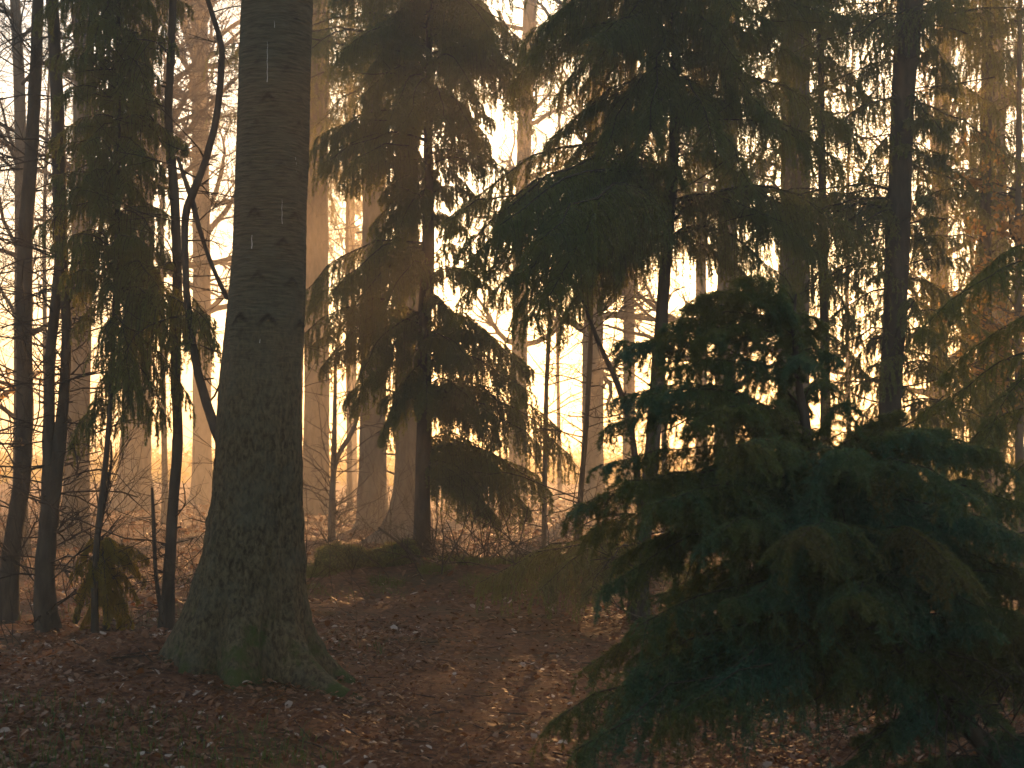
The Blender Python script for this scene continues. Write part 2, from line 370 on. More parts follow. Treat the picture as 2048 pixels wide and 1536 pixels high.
# ------------------------------------------------------------------ the big trunk
def big_trunk():
    Y0 = 9.6
    prof = [(0, 485, 625), (250, 475, 618), (500, 465, 612), (640, 452, 609), (760, 441, 607), (900, 434, 605), (1000, 427, 604), (1100, 412, 605), (1180, 392, 611), (1240, 368, 620), (1300, 345, 634), (1350, 330, 650), (1400, 318, 662)]
    z = []; cx = []; rd = []
    for (py, l, r) in prof:
        a, b = P(l, py, Y0), P(r, py, Y0); z.append(a[2]); cx.append((a[0] + b[0]) / 2); rd.append((b[0] - a[0]) / 2)
    z, cx, rd = map(np.array, (z[::-1], cx[::-1], rd[::-1]))
    slope = (cx[-1] - cx[-4]) / (z[-1] - z[-4])
    base = np.array([cx[3], Y0, G(cx[3], Y0) - .12])
    K = 120
    zz = np.concatenate([np.linspace(base[2], 1.3, 110), np.linspace(1.32, 4.9, 220), np.linspace(5.2, 16.5, 40)])
    top = z[-1]
    c = np.where(zz <= top, np.interp(zz, z, cx), cx[-1] + slope * .6 * (zz - top))
    r = np.where(zz <= top, np.interp(zz, z, rd), rd[-1] * np.clip(1 - (zz - top) / 14, .05, 1))
    a = np.arange(K) / K * 2 * np.pi
    A, Z = np.meshgrid(a, zz); RR = np.repeat(r[:, None], K, 1)
    low = np.exp(-np.maximum(Z - base[2], 0) / .36)
    lob = .5 + .5 * np.cos(A * 5 + .7 + .5 * np.sin(A * 2))
    # buttress roots: one to the right-front, one in front, one left
    def root(a0, wd): return np.exp(-((np.angle(np.exp(1j * (A - a0)))) / wd) ** 2)
    RR = RR * (1 - .16 * low + low * (.10 * lob)) 
    RR += .62 * np.exp(-np.maximum(Z - base[2] - .02, 0) / .17) * root(-.62, .20) + .3 * np.exp(-np.maximum(Z - base[2], 0) / .2) * root(-.05, .2)
    RR += .36 * np.exp(-np.maximum(Z - base[2], 0) / .24) * root(-1.5, .16)
    RR += .34 * np.exp(-np.maximum(Z - base[2], 0) / .26) * root(3.45, .24)
    RR += .24 * np.exp(-np.maximum(Z - base[2], 0) / .22) * root(-2.2, .17)
    lowc = np.exp(-np.maximum(Z - base[2], 0) / .42)
    for a_c, w_c, d_c in ((-1.08, .10, .10), (-1.88, .12, .10), (-2.75, .14, .09), (-.32, .1, .08)): RR -= d_c * lowc * root(a_c, w_c)
    f = np.clip((2.3 - Z) / 1.2, 0, 1)
    RR += .024 * f * vnoise(A * 14, Z * 7) + .020 * f * vnoise(A * 31, Z * 16)      # scaly lower bark
    RR += (.0035 * vnoise(A * 5, Z * 60) + .002 * vnoise(A * 9, Z * 120)) * (1 - f * .5) * (Z < 6)   # fine cross rings
    RR += .03 * vnoise(A * 2.2, Z * 1.1); SC = np.zeros_like(RR)
    # branch scars: a knob under a raised eyebrow, in loose whorls as on the trunk
    sc_ = [(535, 190, 1), (510, 245, .6), (592, 240, .6), (512, 122, .5), (590, 30, .6), (572, 132, .6), (508, 420, 1), (582, 425, .9), (560, 325, .6), (500, 325, .4),
           (562, 480, .9), (515, 548, .9), (577, 557, 1), (480, 632, 1.2), (535, 634, 1.3), (590, 640, 1.2), (500, 705, .5), (596, 342, .5), (560, 722, .5), (480, 665, .5), (595, 190, .6)]
    pts = np.stack([c[:, None] + RR * np.cos(A), Y0 + RR * np.sin(A), Z], -1)
    for (px, py, s) in sc_:
        q = P(px, py, Y0 - .27)
        j = np.argmin(np.abs(zz - q[2])); s_ = np.clip((q[0] - c[j]) / r[j], -.93, .93); a0 = -math.acos(s_)
        da = np.angle(np.exp(1j * (A - a0))) * RR; dz = Z - q[2]
        RR += .026 * s * np.exp(-(da / .022) ** 2 - ((dz + .012) / .014) ** 2)
        RR += .020 * s * np.exp(-((dz - .028 + 4.5 * np.abs(da) ** 1.4) / .010) ** 2) * np.exp(-(da / (.055 * s + .01)) ** 2)
        SC += s * np.exp(-((dz - .008 + 1.5 * np.abs(da) ** 1.2) / .016) ** 2) * np.exp(-(da / (.05 * s)) ** 2)
        RR -= .018 * s * np.exp(-((dz - .008) / .010) ** 2) * np.exp(-(da / .035) ** 2)
    pts = np.stack([c[:, None] + RR * np.cos(A), Y0 + RR * np.sin(A), Z], -1)
    idx = np.arange(len(zz) * K).reshape(len(zz), K); nx = np.roll(idx, -1, axis=1)
    a0, a1, b0, b1 = idx[:-1], nx[:-1], idx[1:], nx[1:]
    tr = np.concatenate([np.stack([a0, a1, b1], -1).reshape(-1, 3), np.stack([a0, b1, b0], -1).reshape(-1, 3)])
    # bark material
    m, n, out = mat('bark_big'); pos = geo_pos(n)
    rings = noise(n, 9, 5, mapping(n, pos, (1, 1, 9)), .65); scal = noise(n, 38, 6, mapping(n, pos, (1, 1, .55)), .7, .3)
    sx = n.nodes.new('ShaderNodeSeparateXYZ'); n.links.new(pos, sx.inputs[0])
    up = ramp(n, mathn(n, 'MULTIPLY', sx.outputs[2], .3), [(.5, (0, 0, 0)), (.85, (1, 1, 1))])
    cu = ramp(n, rings, [(.36, (.058, .052, .033)), (.5, (.105, .094, .060)), (.68, (.155, .14, .092))])
    cl = ramp(n, scal, [(.38, (.040, .028, .014)), (.5, (.108, .082, .042)), (.64, (.175, .138, .075))])
    cc = mixc(n, up, cl, cu)
    lich = noise(n, 5, 4, pos); cc = mixc(n, ramp(n, lich, [(.5, (0, 0, 0)), (.7, (.5, .5, .5))]), cc, (.10, .10, .07))
    sa = n.nodes.new('ShaderNodeAttribute'); sa.attribute_name = 'scar'; cc = mixc(n, sa.outputs['Fac'], cc, (.014, .012, .010))
    h = mathn(n, 'ADD', mathn(n, 'MULTIPLY', sx.outputs[2], -.9), mathn(n, 'MULTIPLY', noise(n, 4.5, 5, pos, .7), 3.0)); h = mathn(n, 'SUBTRACT', h, 1.04)
    cc = mixc(n, ramp(n, h, [(.15, (0, 0, 0)), (.55, (1, 1, 1))]), cc, (.055, .075, .016))
    p = n.nodes.new('ShaderNodeBsdfPrincipled'); p.inputs['Roughness'].default_value = .85; p.inputs['Specular IOR Level'].default_value = .2
    n.links.new(cc, p.inputs['Base Color'])
    bu = n.nodes.new('ShaderNodeBump'); bu.inputs['Strength'].default_value = 1.0; bu.inputs['Distance'].default_value = .035
    n.links.new(mixc(n, up, scal, rings), bu.inputs['Height']); n.links.new(bu.outputs[0], p.inputs['Normal']); n.links.new(p.outputs[0], out.inputs[0])
    e = thing('spruce_tree', 'massive old spruce trunk with ringed grey bark and mossy flared roots beside the path', 'tree', base)
    mb = MB(); mb.add(pts.reshape(-1, 3), tr, 0, True); tk = mb.build('trunk', m, e, base)
    at = tk.data.attributes.new('scar', 'FLOAT', 'POINT'); at.data.foreach_set('value', np.clip(SC, 0, 1).astype(np.float32).ravel())
    # resin streaks
    rm, rn, ro = mat('resin'); rp = rn.nodes.new('ShaderNodeBsdfPrincipled'); rp.inputs['Base Color'].default_value = (.7, .7, .66, 1); rp.inputs['Roughness'].default_value = .35; rn.links.new(rp.outputs[0], ro.inputs[0])
    for (px, py0, py1, wd) in [(533, 80, 162, 1.3), (547, 38, 52, 1.2), (587, 308, 336, 1.5), (562, 396, 446, 1.0), (502, 468, 496, 2.0), (520, 678, 686, 1.6)]:
        mb2 = MB(); pl = []
        for py in np.linspace(py1, py0, 9):
            q = P(px + math.sin(py * .3) * .5, py, Y0 - .27); j = np.argmin(np.abs(zz - q[2])); s_ = (q[0] - c[j]) / r[j]; k = int(round(((-math.acos(s_)) % (2 * math.pi)) / (2 * math.pi) * K)) % K
            pl.append(pts[j, k] * [0, 1, 0] + [q[0], -.001, q[2]])
        pl = np.array(pl)[None]; rr = (np.array([1, .8, .7, .8, .6, .7, .5, .5, .2]) * wd * PX(Y0) / 2)[None]
        tubes(mb2, pl, rr, 6); mb2.build('resin_streak', rm, e, base)
    # crown, high above the picture
    ro_, ti_ = spruce_auto(7.0, 16.2, (c[0], Y0, 0), (slope * .6, 0), 3.4, .75, 6, seed=3)
    mb3 = MB(); boughs(mb3, ro_, ti_, spacing=.16, seclen=.6, K=8, nl=.05, nw=.012, tert=5, tl=.25, droop=.3); mb3.build('crown', [NEEDLE, BARK_T], e, base)
    return e
big_trunk()

# ------------------------------------------------------------------ slender stems on the left
def stem_tree(name, label, lines, Y, twigs=0, group=None, m=None, top=6, K=12, tw=(.25, 1.1), ang=(60, 95), tw_r=.008, cat='tree', crown=True, sub=4, dy=None, rough=.16, tz=(.05, .95), wob=.16):
    res = [stem_line(l, Y, top=(top if k == 0 or (top and l[0][1] <= 5) else None), n=200) for k, l in enumerate(lines)]
    base = res[0][0][0]
    e = thing(name, label, cat, base, group)
    mb = MB()
    for k, (p, r) in enumerate(res): trunk_mesh(mb, p, r, K, rough, flare=.35 if k == 0 else 0, flare_h=.18, seed=k + Y)
    mb.build('trunk', m or BARK, e, base)
    if twigs:
        mb = MB(); P1 = np.stack([a for a, b in res]); R1 = np.stack([b for a, b in res])
        ps, rs_ = grow(P1, R1, 40, .02, .9, (50, 95), (.03, .12), 3, .1, 0, .3, .7); tubes(mb, ps, np.clip(rs_, .003, .008), 5)
        p, r = grow(P1, R1, twigs, tz[0], tz[1], ang, tw, 6, wob, .02, .35, .25); r = np.clip(r, .0022, tw_r * 1.3)
        tubes(mb, p, r, 3)
        p2, r2 = grow(p, r, sub, .2, 1, (30, 65), (.12, .5), 4, .18, 0, .7, .4); r2 = np.maximum(r2, .0016); tubes(mb, p2, r2, 3)
        p3, r3 = grow(p2, r2, 2, .2, 1, (25, 60), (.06, .25), 3, .15, 0, .8, .5); r3 = np.maximum(r3, .0013); tubes(mb, p3, r3, 3)
        mb.build('crown', BARK_T, e, base)
    return e, res

stem_tree('young_tree', 'slender dark trunk curving left at its foot, among the leftmost stems',
          [[(76, 0, 22), (70, 160, 24), (62, 320, 26), (50, 520, 30), (50, 800, 32), (45, 950, 34), (28, 1080, 36), (18, 1190, 42)]], 12.6, 110, tw_r=.006)
stem_tree('young_tree', 'slender tree whose two dark stems rise side by side, left of the hanging spruce',
          [[(104, 0, 24), (112, 150, 24), (118, 320, 26), (122, 500, 26), (133, 640, 20), (128, 800, 22), (112, 950, 30), (98, 1050, 36), (90, 1180, 40), (98, 1270, 44)],
           [(122, 480, 16), (112, 600, 20), (102, 700, 20), (98, 820, 22), (98, 930, 26), (96, 1020, 28)]], 12.0, 60, tw_r=.006)
stem_tree('young_tree', 'thin smooth dark stem standing just left of the massive trunk',
          [[(346, 0, 14), (342, 120, 15), (338, 240, 17), (350, 400, 18), (355, 560, 19), (352, 750, 20), (356, 880, 20), (347, 1000, 20), (340, 1120, 22), (332, 1255, 30)]], 11.6, 34, tw_r=.005)
stem_tree('young_tree', 'crooked forked stem leaning behind the left side of the massive trunk',
          [[(416, 0, 10), (438, 70, 12), (444, 120, 12), (434, 230, 14), (412, 320, 14), (384, 392, 16), (371, 440, 15), (372, 560, 14), (382, 660, 15), (400, 760, 17), (432, 862, 20), (470, 960, 22), (480, 1150, 24)],
           [(356, 315, 6), (372, 365, 9), (384, 400, 11), (400, 460, 9), (424, 530, 9), (452, 592, 10), (480, 650, 10)]], 11.0, 26, tw=(.2, .8))
stem_tree('sapling', 'short snapped bare stem with a stub top, between thin stem and hanging spruce', [[(304, 975, 5), (308, 1060, 8), (312, 1150, 8), (328, 1265, 10)]], 11.4, 10, top=None, tw=(.1, .5), K=8, cat='sapling')
stem_tree('sapling', 'spindly bare sapling with wiry arching shoots behind the gold-tinted spruce bush', [[(222, 880, 3), (222, 930, 5), (205, 1030, 7), (190, 1110, 8), (150, 1250, 9)]], 12.4, 26, top=None, tw=(.3, 1.1), ang=(15, 50), K=8, cat='sapling', tz=(.1, .9))

# ------------------------------------------------------------------ spruces
def spruce(label, line, Y, B, auto=None, K=12, top=5, kw=None, needle=None, group=None, bark=None, name='spruce_tree', n=60, auto_kw=None, dead=0, twin=False):
    p, r = stem_line(line, Y, top=top, n=n); base = p[0]
    e = thing(name, label, 'tree', base, group)
    mb = MB(); trunk_mesh(mb, p, r, K, .10, flare=.3, flare_h=.25, seed=Y)
    mb.build('trunk', bark or BARK, e, base)
    def on_trunk(z):
        j = int(np.argmin(np.abs(p[:, 2] - z))); return p[j]
    ro, ti = [], []
    for b in B:                     # (root_py, tip_px, tip_py, dY)
        rz = P(1024, b[0], Y)[2]; q = on_trunk(rz); ro.append([q[0], q[1], rz]); ti.append(P(b[1], b[2], Y + b[3]))
    rs = np.random.default_rng(int(Y * 10)); n0 = len(ro)
    for i in range(n0 if twin else 0):
        d = rs.normal(size=3) * np.array([.18, .5, .09]); ro.append(ro[i] + np.array([0, 0, rs.uniform(-.08, .10)])); ti.append(ro[i] + (ti[i] - ro[i]) * rs.uniform(.7, 1.0) + d)
    mb = MB()
    if ro: boughs(mb, ro, ti, **(kw or {}))
    if auto:
        for a_ in auto:
            r_, t_ = spruce_auto(a_[0], a_[1], base, ((p[-1][0] - p[0][0]) / (p[-1][2] - p[0][2]), 0), a_[2], **(a_[3] if len(a_) > 3 else {}))
            boughs(mb, r_, t_, **(auto_kw or kw or {}))
    if dead:
        p1, r1 = grow(p[None], r[None], dead, .05, .8, (65, 100), (.3, 1.1), 5, .12, .03, .25, .3); r1 = np.clip(r1, .003, .009)
        tubes(mb, p1, r1, 3, 1); p2, r2 = grow(p1, r1, 4, .2, 1, (30, 70), (.1, .4), 4, .15, 0, .6, .4); tubes(mb, p2, np.maximum(r2, .002), 3, 1)
    mb.build('crown', [needle or NEEDLE, BARK_T], e, base)
    return e

# hanging spruce on the left
kwl = dict(spacing=.045, seclen=.72, droop=.9, K=12, nl=.026, nw=.006, tert=9, tl=.13, arch=.2)
spruce('spruce with long hanging curtains of needles, right of the two-stemmed tree',
       [(236, 0, 10), (236, 400, 10), (226, 700, 10), (214, 900, 11), (192, 1110, 12)], 11.6,
       [(-60, 160, 20, 0), (-40, 300, 10, -.3), (-20, 330, 60, .4), (20, 190, 90, -.6), (60, 310, 150, 0), (100, 180, 180, .2), (120, 300, 200, -.5), (170, 200, 260, .5), (200, 320, 260, .2), (250, 165, 300, -.2),
        (280, 300, 330, -.4), (330, 180, 380, .3), (360, 290, 400, 0), (430, 340, 520, -.4), (450, 170, 520, .2), (450, 300, 540, .5), (500, 350, 600, 0), (590, 430, 640, -.3), (600, 150, 660, .2), (600, 350, 680, -.6), (620, 440, 690, .3),
        (640, 200, 730, -.5), (660, 330, 780, .1), (680, 260, 820, -.3), (740, 320, 860, .2), (590, 400, 700, .1), (600, 300, 640, .6), (610, 420, 650, -.8), (630, 350, 720, .4), (650, 260, 760, -.7), (660, 380, 800, -.2), (560, 330, 600, -.7), (540, 260, 580, .5), (700, 330, 830, -.5), (720, 240, 860, .4), (480, 320, 560, .3), (740, 180, 850, .1), (800, 140, 900, .3)],
       auto=[(3.0, 6.4, .62, dict(per=7, whorl=.29, seed=52, lprof=lambda f: 1)), (6.2, 11, 1.1, dict(per=5, whorl=.4, seed=5))], kw=kwl, top=6)

# middle spruce beside the end of the path
kwm = dict(spacing=.05, seclen=.66, droop=.75, K=11, nl=.038, nw=.011, tert=9, tl=.16, arch=.2, ta=(15, 50))
spruce('mid-distance spruce with straight dark trunk and tiers of drooping boughs, ending the path',
       [(858, 0, 14), (858, 200, 16), (856, 330, 20), (857, 500, 26), (850, 650, 27), (849, 850, 30), (845, 1000, 32), (844, 1140, 36)], 18.5,
       [(0, 760, 60, -.5), (0, 960, 40, .3), (20, 1050, 90, -.4), (40, 700, 110, .4), (60, 670, 110, -.6), (60, 990, 130, .6), (90, 730, 150, .2), (90, 1060, 170, .1), (110, 1070, 200, -.5), (140, 730, 210, -.4), (150, 960, 210, -.8), (170, 780, 240, -1), (180, 900, 250, -1.1), (190, 980, 290, .3), (200, 720, 250, .5),
        (270, 625, 300, 0), (280, 640, 330, -.6), (300, 990, 320, .3), (310, 1030, 350, -.2), (330, 700, 370, -.5), (340, 760, 400, .4), (350, 950, 390, .2), (380, 740, 460, -.4), (400, 790, 480, -.7), (420, 730, 530, .2), (440, 940, 470, .2),
        (500, 690, 590, -.3), (520, 620, 610, .3), (540, 700, 630, -.7), (560, 960, 560, 0), (600, 910, 650, -.6), (640, 625, 690, 0), (650, 640, 740, -.5), (660, 720, 750, -.8), (650, 1010, 700, .1), (670, 1060, 740, -.3), (690, 950, 740, -.8), (700, 690, 800, .2),
        (720, 1060, 790, .3), (740, 780, 850, -.5), (760, 760, 880, .3), (780, 960, 830, -.6), (790, 1120, 860, .1), (800, 1140, 910, -.3), (820, 1000, 880, -.4), (880, 1020, 960, .2), (900, 1100, 980, -.3), (920, 1060, 1020, 0), (930, 970, 1010, -.5), (960, 1000, 1040, .3)],
       auto=[(2.3, 7.4, .8, dict(per=3, whorl=.8, seed=61, lprof=lambda f: 1)), (7.4, 13, 1.5, dict(per=6, whorl=.4, seed=6))], kw=kwm, top=7, dead=22, twin=True)

# spruce right of centre
kwg = dict(spacing=.042, seclen=.62, droop=.5, K=12, nl=.032, nw=.008, tert=9, tl=.16, arch=.18)
spruce('dark spruce right of centre, broad teal-green boughs reaching left over the clearing',
       [(1352, 0, 18), (1350, 200, 20), (1346, 330, 22), (1335, 470, 24), (1322, 650, 26), (1312, 800, 28), (1300, 950, 30), (1282, 1120, 34), (1275, 1200, 38)], 14.0,
       [(-20, 1080, 60, -.4), (-10, 1060, 100, .3), (0, 1200, 120, -.9), (10, 1560, 60, -.3), (20, 1160, 180, .2), (40, 1480, 130, -.9), (40, 1110, 200, -.5), (60, 1620, 140, .2), (80, 1150, 250, .3), (100, 1300, 260, -1.2), (110, 1540, 230, -.6), (140, 1090, 290, 0), (150, 1200, 320, -.8), (160, 1700, 250, .2), (170, 1430, 300, -1), (180, 1130, 340, .4), (190, 1280, 350, -.9), (200, 1620, 320, -.3), (220, 1500, 370, -.8), (200, 1680, 330, .4), 
        (340, 1000, 420, -.2), (350, 890, 440, .3), (360, 980, 480, -.6), (370, 1080, 500, -.9), (380, 930, 530, 0), (400, 1120, 560, -1.1), (400, 1000, 570, .3), (410, 1180, 470, -.8), (430, 1030, 620, -.3), (440, 920, 600, .2), (440, 1120, 640, -.7), (460, 1200, 600, .2), (400, 1560, 450, -.4), (410, 1700, 450, .2), (430, 1650, 520, -.3), (450, 1750, 500, 0), (470, 1500, 560, .3), (480, 1600, 600, -.6),
        (480, 1220, 560, -.6), (410, 900, 440, -1.2), (415, 1000, 450, -1.8), (420, 1080, 480, -2.2), (420, 930, 500, -1.3), (430, 1010, 560, -1.7), (440, 1100, 590, -2.1), (460, 1060, 640, -1.4), (1060, 1150, 1110, -.3), (1110, 960, 1165, 0), (1120, 1080, 1180, -.8), (1100, 1000, 1150, .4), (1120, 1180, 1190, -1)],
       auto=[(4.3, 5.8, 1.1, dict(per=3, whorl=.45, seed=81, lprof=lambda f: 1)), (5.8, 12, 1.9, dict(per=6, whorl=.42, seed=8))], kw=kwg, top=7, dead=45)

# right-hand spruce with the strong trunk
kwr = dict(spacing=.075, seclen=.55, droop=.6, K=10, nl=.034, nw=.009, tert=7, tl=.17, arch=.10)
spruce('spruce with a strong straight brown trunk among loose dark boughs, right side of the photo',
       [(1822, 0, 50), (1806, 180, 46), (1800, 350, 46), (1794, 500, 50), (1788, 650, 44), (1780, 780, 44), (1776, 1000, 48), (1772, 1120, 56)], 15.5,
       [(0, 1680, 40, -.3), (0, 1960, 100, .3), (40, 1720, 130, .4), (60, 1700, 180, -.4), (60, 1920, 180, -.4), (100, 2000, 230, .2), (140, 1680, 260, 0), (180, 1900, 290, -.5), (200, 2050, 330, .3), (260, 1720, 360, -.3), (280, 1950, 380, -.2), (330, 1990, 440, .4), (380, 1600, 420, .2), (400, 1560, 460, -.3), (390, 1500, 440, .1), (410, 1480, 490, -.4), (450, 1540, 560, .2), (400, 1620, 450, .6), (420, 1680, 500, -.8), (350, 1650, 400, .3), (520, 1560, 620, -.2), (60, 1560, 120, 0), (120, 1600, 200, .3), (200, 1620, 290, -.3), (420, 1620, 500, -.5), (440, 1900, 520, 0), (500, 1640, 570, .3), (560, 1960, 640, .2), (580, 1620, 680, -.3), (640, 1900, 720, -.4), (660, 1680, 760, .2), (700, 2000, 800, 0), (760, 1880, 860, .3)],
       auto=[(1.2, 6.4, 1.5, dict(per=4, whorl=.36, seed=11)), (6.4, 13, 1.8, dict(per=6, whorl=.45, seed=12))], kw=kwr, top=7, dead=40)

spruce('slender spruce with a dark level bough reaching the strong brown trunk from its left', [(1640, 0, 12), (1645, 400, 16), (1650, 760, 20), (1652, 1100, 26)], 17.2,
       [(380, 1480, 430, -.3), (385, 1790, 440, .1), (390, 1540, 420, .5), (395, 1740, 470, -.6), (400, 1500, 480, -.8), (410, 1600, 500, -1.0), (400, 1710, 440, .6), (500, 1560, 600, .2), (520, 1740, 600, .3), (540, 1570, 660, -.4), (560, 1720, 680, -.5), (640, 1580, 760, .3), (660, 1740, 760, -.2),
        (100, 1540, 190, 0), (110, 1740, 200, -.2), (200, 1560, 300, .3), (220, 1730, 310, -.3), (30, 1560, 90, .2)], kw=dict(spacing=.055, seclen=.6, droop=.65, K=11, nl=.034, nw=.009, tert=9, tl=.16, arch=.12), top=6, dead=40,
       auto=[(6.8, 12, 1.3, dict(per=5, whorl=.5, seed=77))])
spruce('loose dark spruce behind the strong brown trunk, hanging at the right edge', [(1975, 0, 20), (1970, 500, 26), (1965, 1100, 34)], 19.0, [],
       auto=[(1.6, 8, 1.6, dict(per=6, whorl=.5, seed=71, lprof=lambda f: 1 - .3 * f)), (8, 13, 1.2, dict(per=5, whorl=.5, seed=72))], kw=dict(spacing=.09, seclen=.7, droop=.8, K=9, nl=.034, nw=.009, tert=8, tl=.18, arch=.15), top=6, dead=20)
# leaning young spruce close by on the right
kwf = dict(spacing=.034, seclen=.42, droop=.5, K=22, nl=.019, nw=.0036, tert=10, tl=.125, ta=(28, 68), fwd=.75, arch=.16, rb=.009, secS=4)
Yk = 6.2
def leaning_spruce():
    line = [(1592, 590, 4), (1588, 660, 9), (1592, 735, 13), (1604, 820, 16), (1650, 1020, 20), (1700, 1160, 26), (1775, 1270, 30), (1880, 1390, 34), (1990, 1520, 38), (2060, 1600, 42)]
    p, r = stem_line(line, Yk, n=60); base = p[0]
    e = thing('spruce_tree', 'leaning young spruce close on the right, soft blue-green boughs arching to the ground', 'tree', base)
    mb = MB(); p[5:] += np.random.default_rng(3).normal(size=p[5:].shape) * .006; trunk_mesh(mb, p, r, 16, .3, seed=4); mb.build('trunk', BARK, e, base)
    B = [  # trunk index fraction, tip px, tip py, dY
        (.97, 1385, 600, -.2), (.96, 1520, 590, .2), (.94, 1370, 610, .1), (.93, 1560, 600, -.1), (.90, 1390, 680, -.3), (.89, 1610, 660, .1), (.87, 1250, 700, .1), (.86, 1600, 720, -.3), (.85, 1330, 740, -.3), (.83, 1240, 680, .35), (.82, 1640, 760, .3),
        (.76, 1230, 800, 0), (.75, 1290, 790, -.4), (.74, 1700, 800, -.3), (.73, 1210, 850, .3), (.72, 1380, 850, -.6), (.71, 1800, 820, 0), (.70, 1880, 900, .4), (.69, 1200, 930, -.1), (.68, 1480, 890, -.8), (.67, 1860, 870, -.4),
        (.64, 1140, 1020, 0), (.63, 1240, 960, -.5), (.62, 1180, 1060, .4), (.61, 1700, 920, -.8), (.60, 1950, 960, .1), (.59, 1300, 1010, -.7), (.58, 1960, 1040, -.4), (.56, 1230, 1120, .3), (.55, 1450, 1060, -.8),
        (.52, 1200, 1180, -.2), (.51, 1600, 1080, -1), (.50, 1340, 1180, .5), (.49, 1900, 1120, -.6), (.47, 1280, 1250, -.4), (.46, 1460, 1200, -.7), (.44, 1180, 1330, .2), (.43, 1700, 1200, -.9), (.42, 1250, 1350, -.3), (.40, 1380, 1330, .4),
        (.985, 1470, 560, -.1), (.985, 1400, 590, .2), (.98, 1640, 650, .1), (.91, 1680, 720, 0), (.96, 1330, 650, -.1), (.72, 1900, 860, -.2), (.71, 2020, 930, .2), (.69, 1990, 900, -.3), (.67, 2060, 1010, 0), (.66, 1940, 1000, -.8), (.62, 2070, 1090, -.4), (.57, 2060, 1180, .2), (.54, 1920, 1160, -.9), (.50, 2080, 1260, -.3), (.68, 1760, 850, .3), (.73, 1560, 790, .2), (.74, 1420, 770, .1), (.72, 1300, 800, .3), (.36, 1110, 1440, -.3), (.35, 1220, 1420, .3), (.33, 1980, 1250, -.5), (.31, 1150, 1500, -.5), (.30, 1330, 1440, -.6), (.28, 2000, 1330, .3)]
    ro, ti = [], []
    for f, tx, ty, dY in B:
        q = p[int(f * 59)]; ro.append(q); ti.append(P(tx, ty, Yk + dY))
    rs = np.random.default_rng(5)
    for k in range(88):
        f = rs.uniform(.40, .72) if k < 64 else rs.uniform(.12, .45); q = p[int(f * 59)]; a = rs.uniform(0, 6.283); L = rs.uniform(.4, .9)
        ro.append(q); ti.append(q + np.array([math.cos(a) * 1.15, math.sin(a) * .7, rs.uniform(-.35, .10)]) * L)
    mb = MB(); boughs(mb, ro, ti, **kwf)
    pd, rd = grow(p[None], r[None], 70, .05, .75, (50, 110), (.3, .9), 7, .16, .12, .16, .3); rd = np.clip(rd, .0015, .004); tubes(mb, pd, rd, 4, 1)
    pe, re_ = grow(pd, rd, 6, .2, 1, (25, 60), (.08, .3), 4, .18, .1, .7, .4); tubes(mb, pe, np.maximum(re_, .001), 3, 1)
    mb.build('crown', [NEEDLE_F, BARK_T], e, base)
leaning_spruce()
kwf2 = dict(kwf); kwf2.update(spacing=.045, K=20)
spruce('spruce at the right edge of the photo with shaggy boughs hanging beside the leaning one',
       [(2120, 0, 40), (2110, 500, 46), (2100, 1000, 54), (2100, 1500, 64)], 7.4,
       [(500, 1900, 620, .2), (540, 1840, 660, -.3), (620, 1880, 760, .4), (700, 1830, 860, 0), (760, 1960, 900, -.4), (820, 1860, 980, .2), (900, 1960, 1060, -.4), (980, 1860, 1150, 0), (1060, 1930, 1250, -.5), (1150, 1880, 1340, .2), (1220, 1950, 1420, -.3), (1280, 1850, 1480, .3)],
       auto=[(5.0, 9, 1.2, dict(per=5, whorl=.5, seed=14))], kw=kwf2, auto_kw=kwr, top=4)

def far_bushes():
    x = R.uniform(-60, 60, 1500); y = R.uniform(62, 138, 1500); g = gh(x, y); S = R.uniform(.5, 2.2, 1500)
    n_ = 90; c = np.stack([x, y, g], 1)[:, None] + np.abs(R.normal(size=(1500, n_, 3))) * np.array([1, 1, .45]) * S[:, None, None] * np.sign(R.normal(size=(1500, n_, 3)) * [1, 1, 0] + [0, 0, 1])
    c = c.reshape(-1, 3); d = R.normal(size=c.shape) * .16; q = R.normal(size=c.shape) * .12
    mb = MB(); mb.add(np.stack([c, c + d, c + q], 1).reshape(-1, 3), np.arange(len(c) * 3).reshape(-1, 3)); tag(mb.build('bushes', NEEDLE_LIT), 'low scrub along the far edge of the wood', 'scrub', kind='stuff')
far_bushes()
# small spruce bush low on the left, backlight put into its needle colour
kwb = dict(spacing=.035, seclen=.42, droop=.9, K=14, nl=.022, nw=.0042, tert=7, tl=.10, arch=.2)
spruce('small drooping spruce with golden backlight painted into its needles, between the two-stemmed tree and massive trunk',
       [(205, 1075, 5), (210, 1150, 8), (212, 1260, 12)], 11.8,
       [(1080, 265, 1110, 0), (1085, 160, 1120, .2), (1090, 270, 1130, -.3), (1100, 180, 1160, -.3), (1120, 240, 1180, .2), (1130, 150, 1200, 0), (1140, 250, 1210, -.2), (1160, 180, 1240, .2), (1170, 245, 1260, 0), (1100, 300, 1120, .3), (1090, 230, 1110, -.4), (1110, 290, 1160, -.2), (1120, 140, 1150, -.2), (1140, 280, 1200, .1), (1150, 150, 1230, -.3), (1180, 265, 1250, -.2), (1190, 160, 1265, .2), (1100, 210, 1180, -.5), (1150, 215, 1240, -.4)],
       kw=kwb, top=None, needle=NEEDLE_LIT, K=8, name='young_spruce')

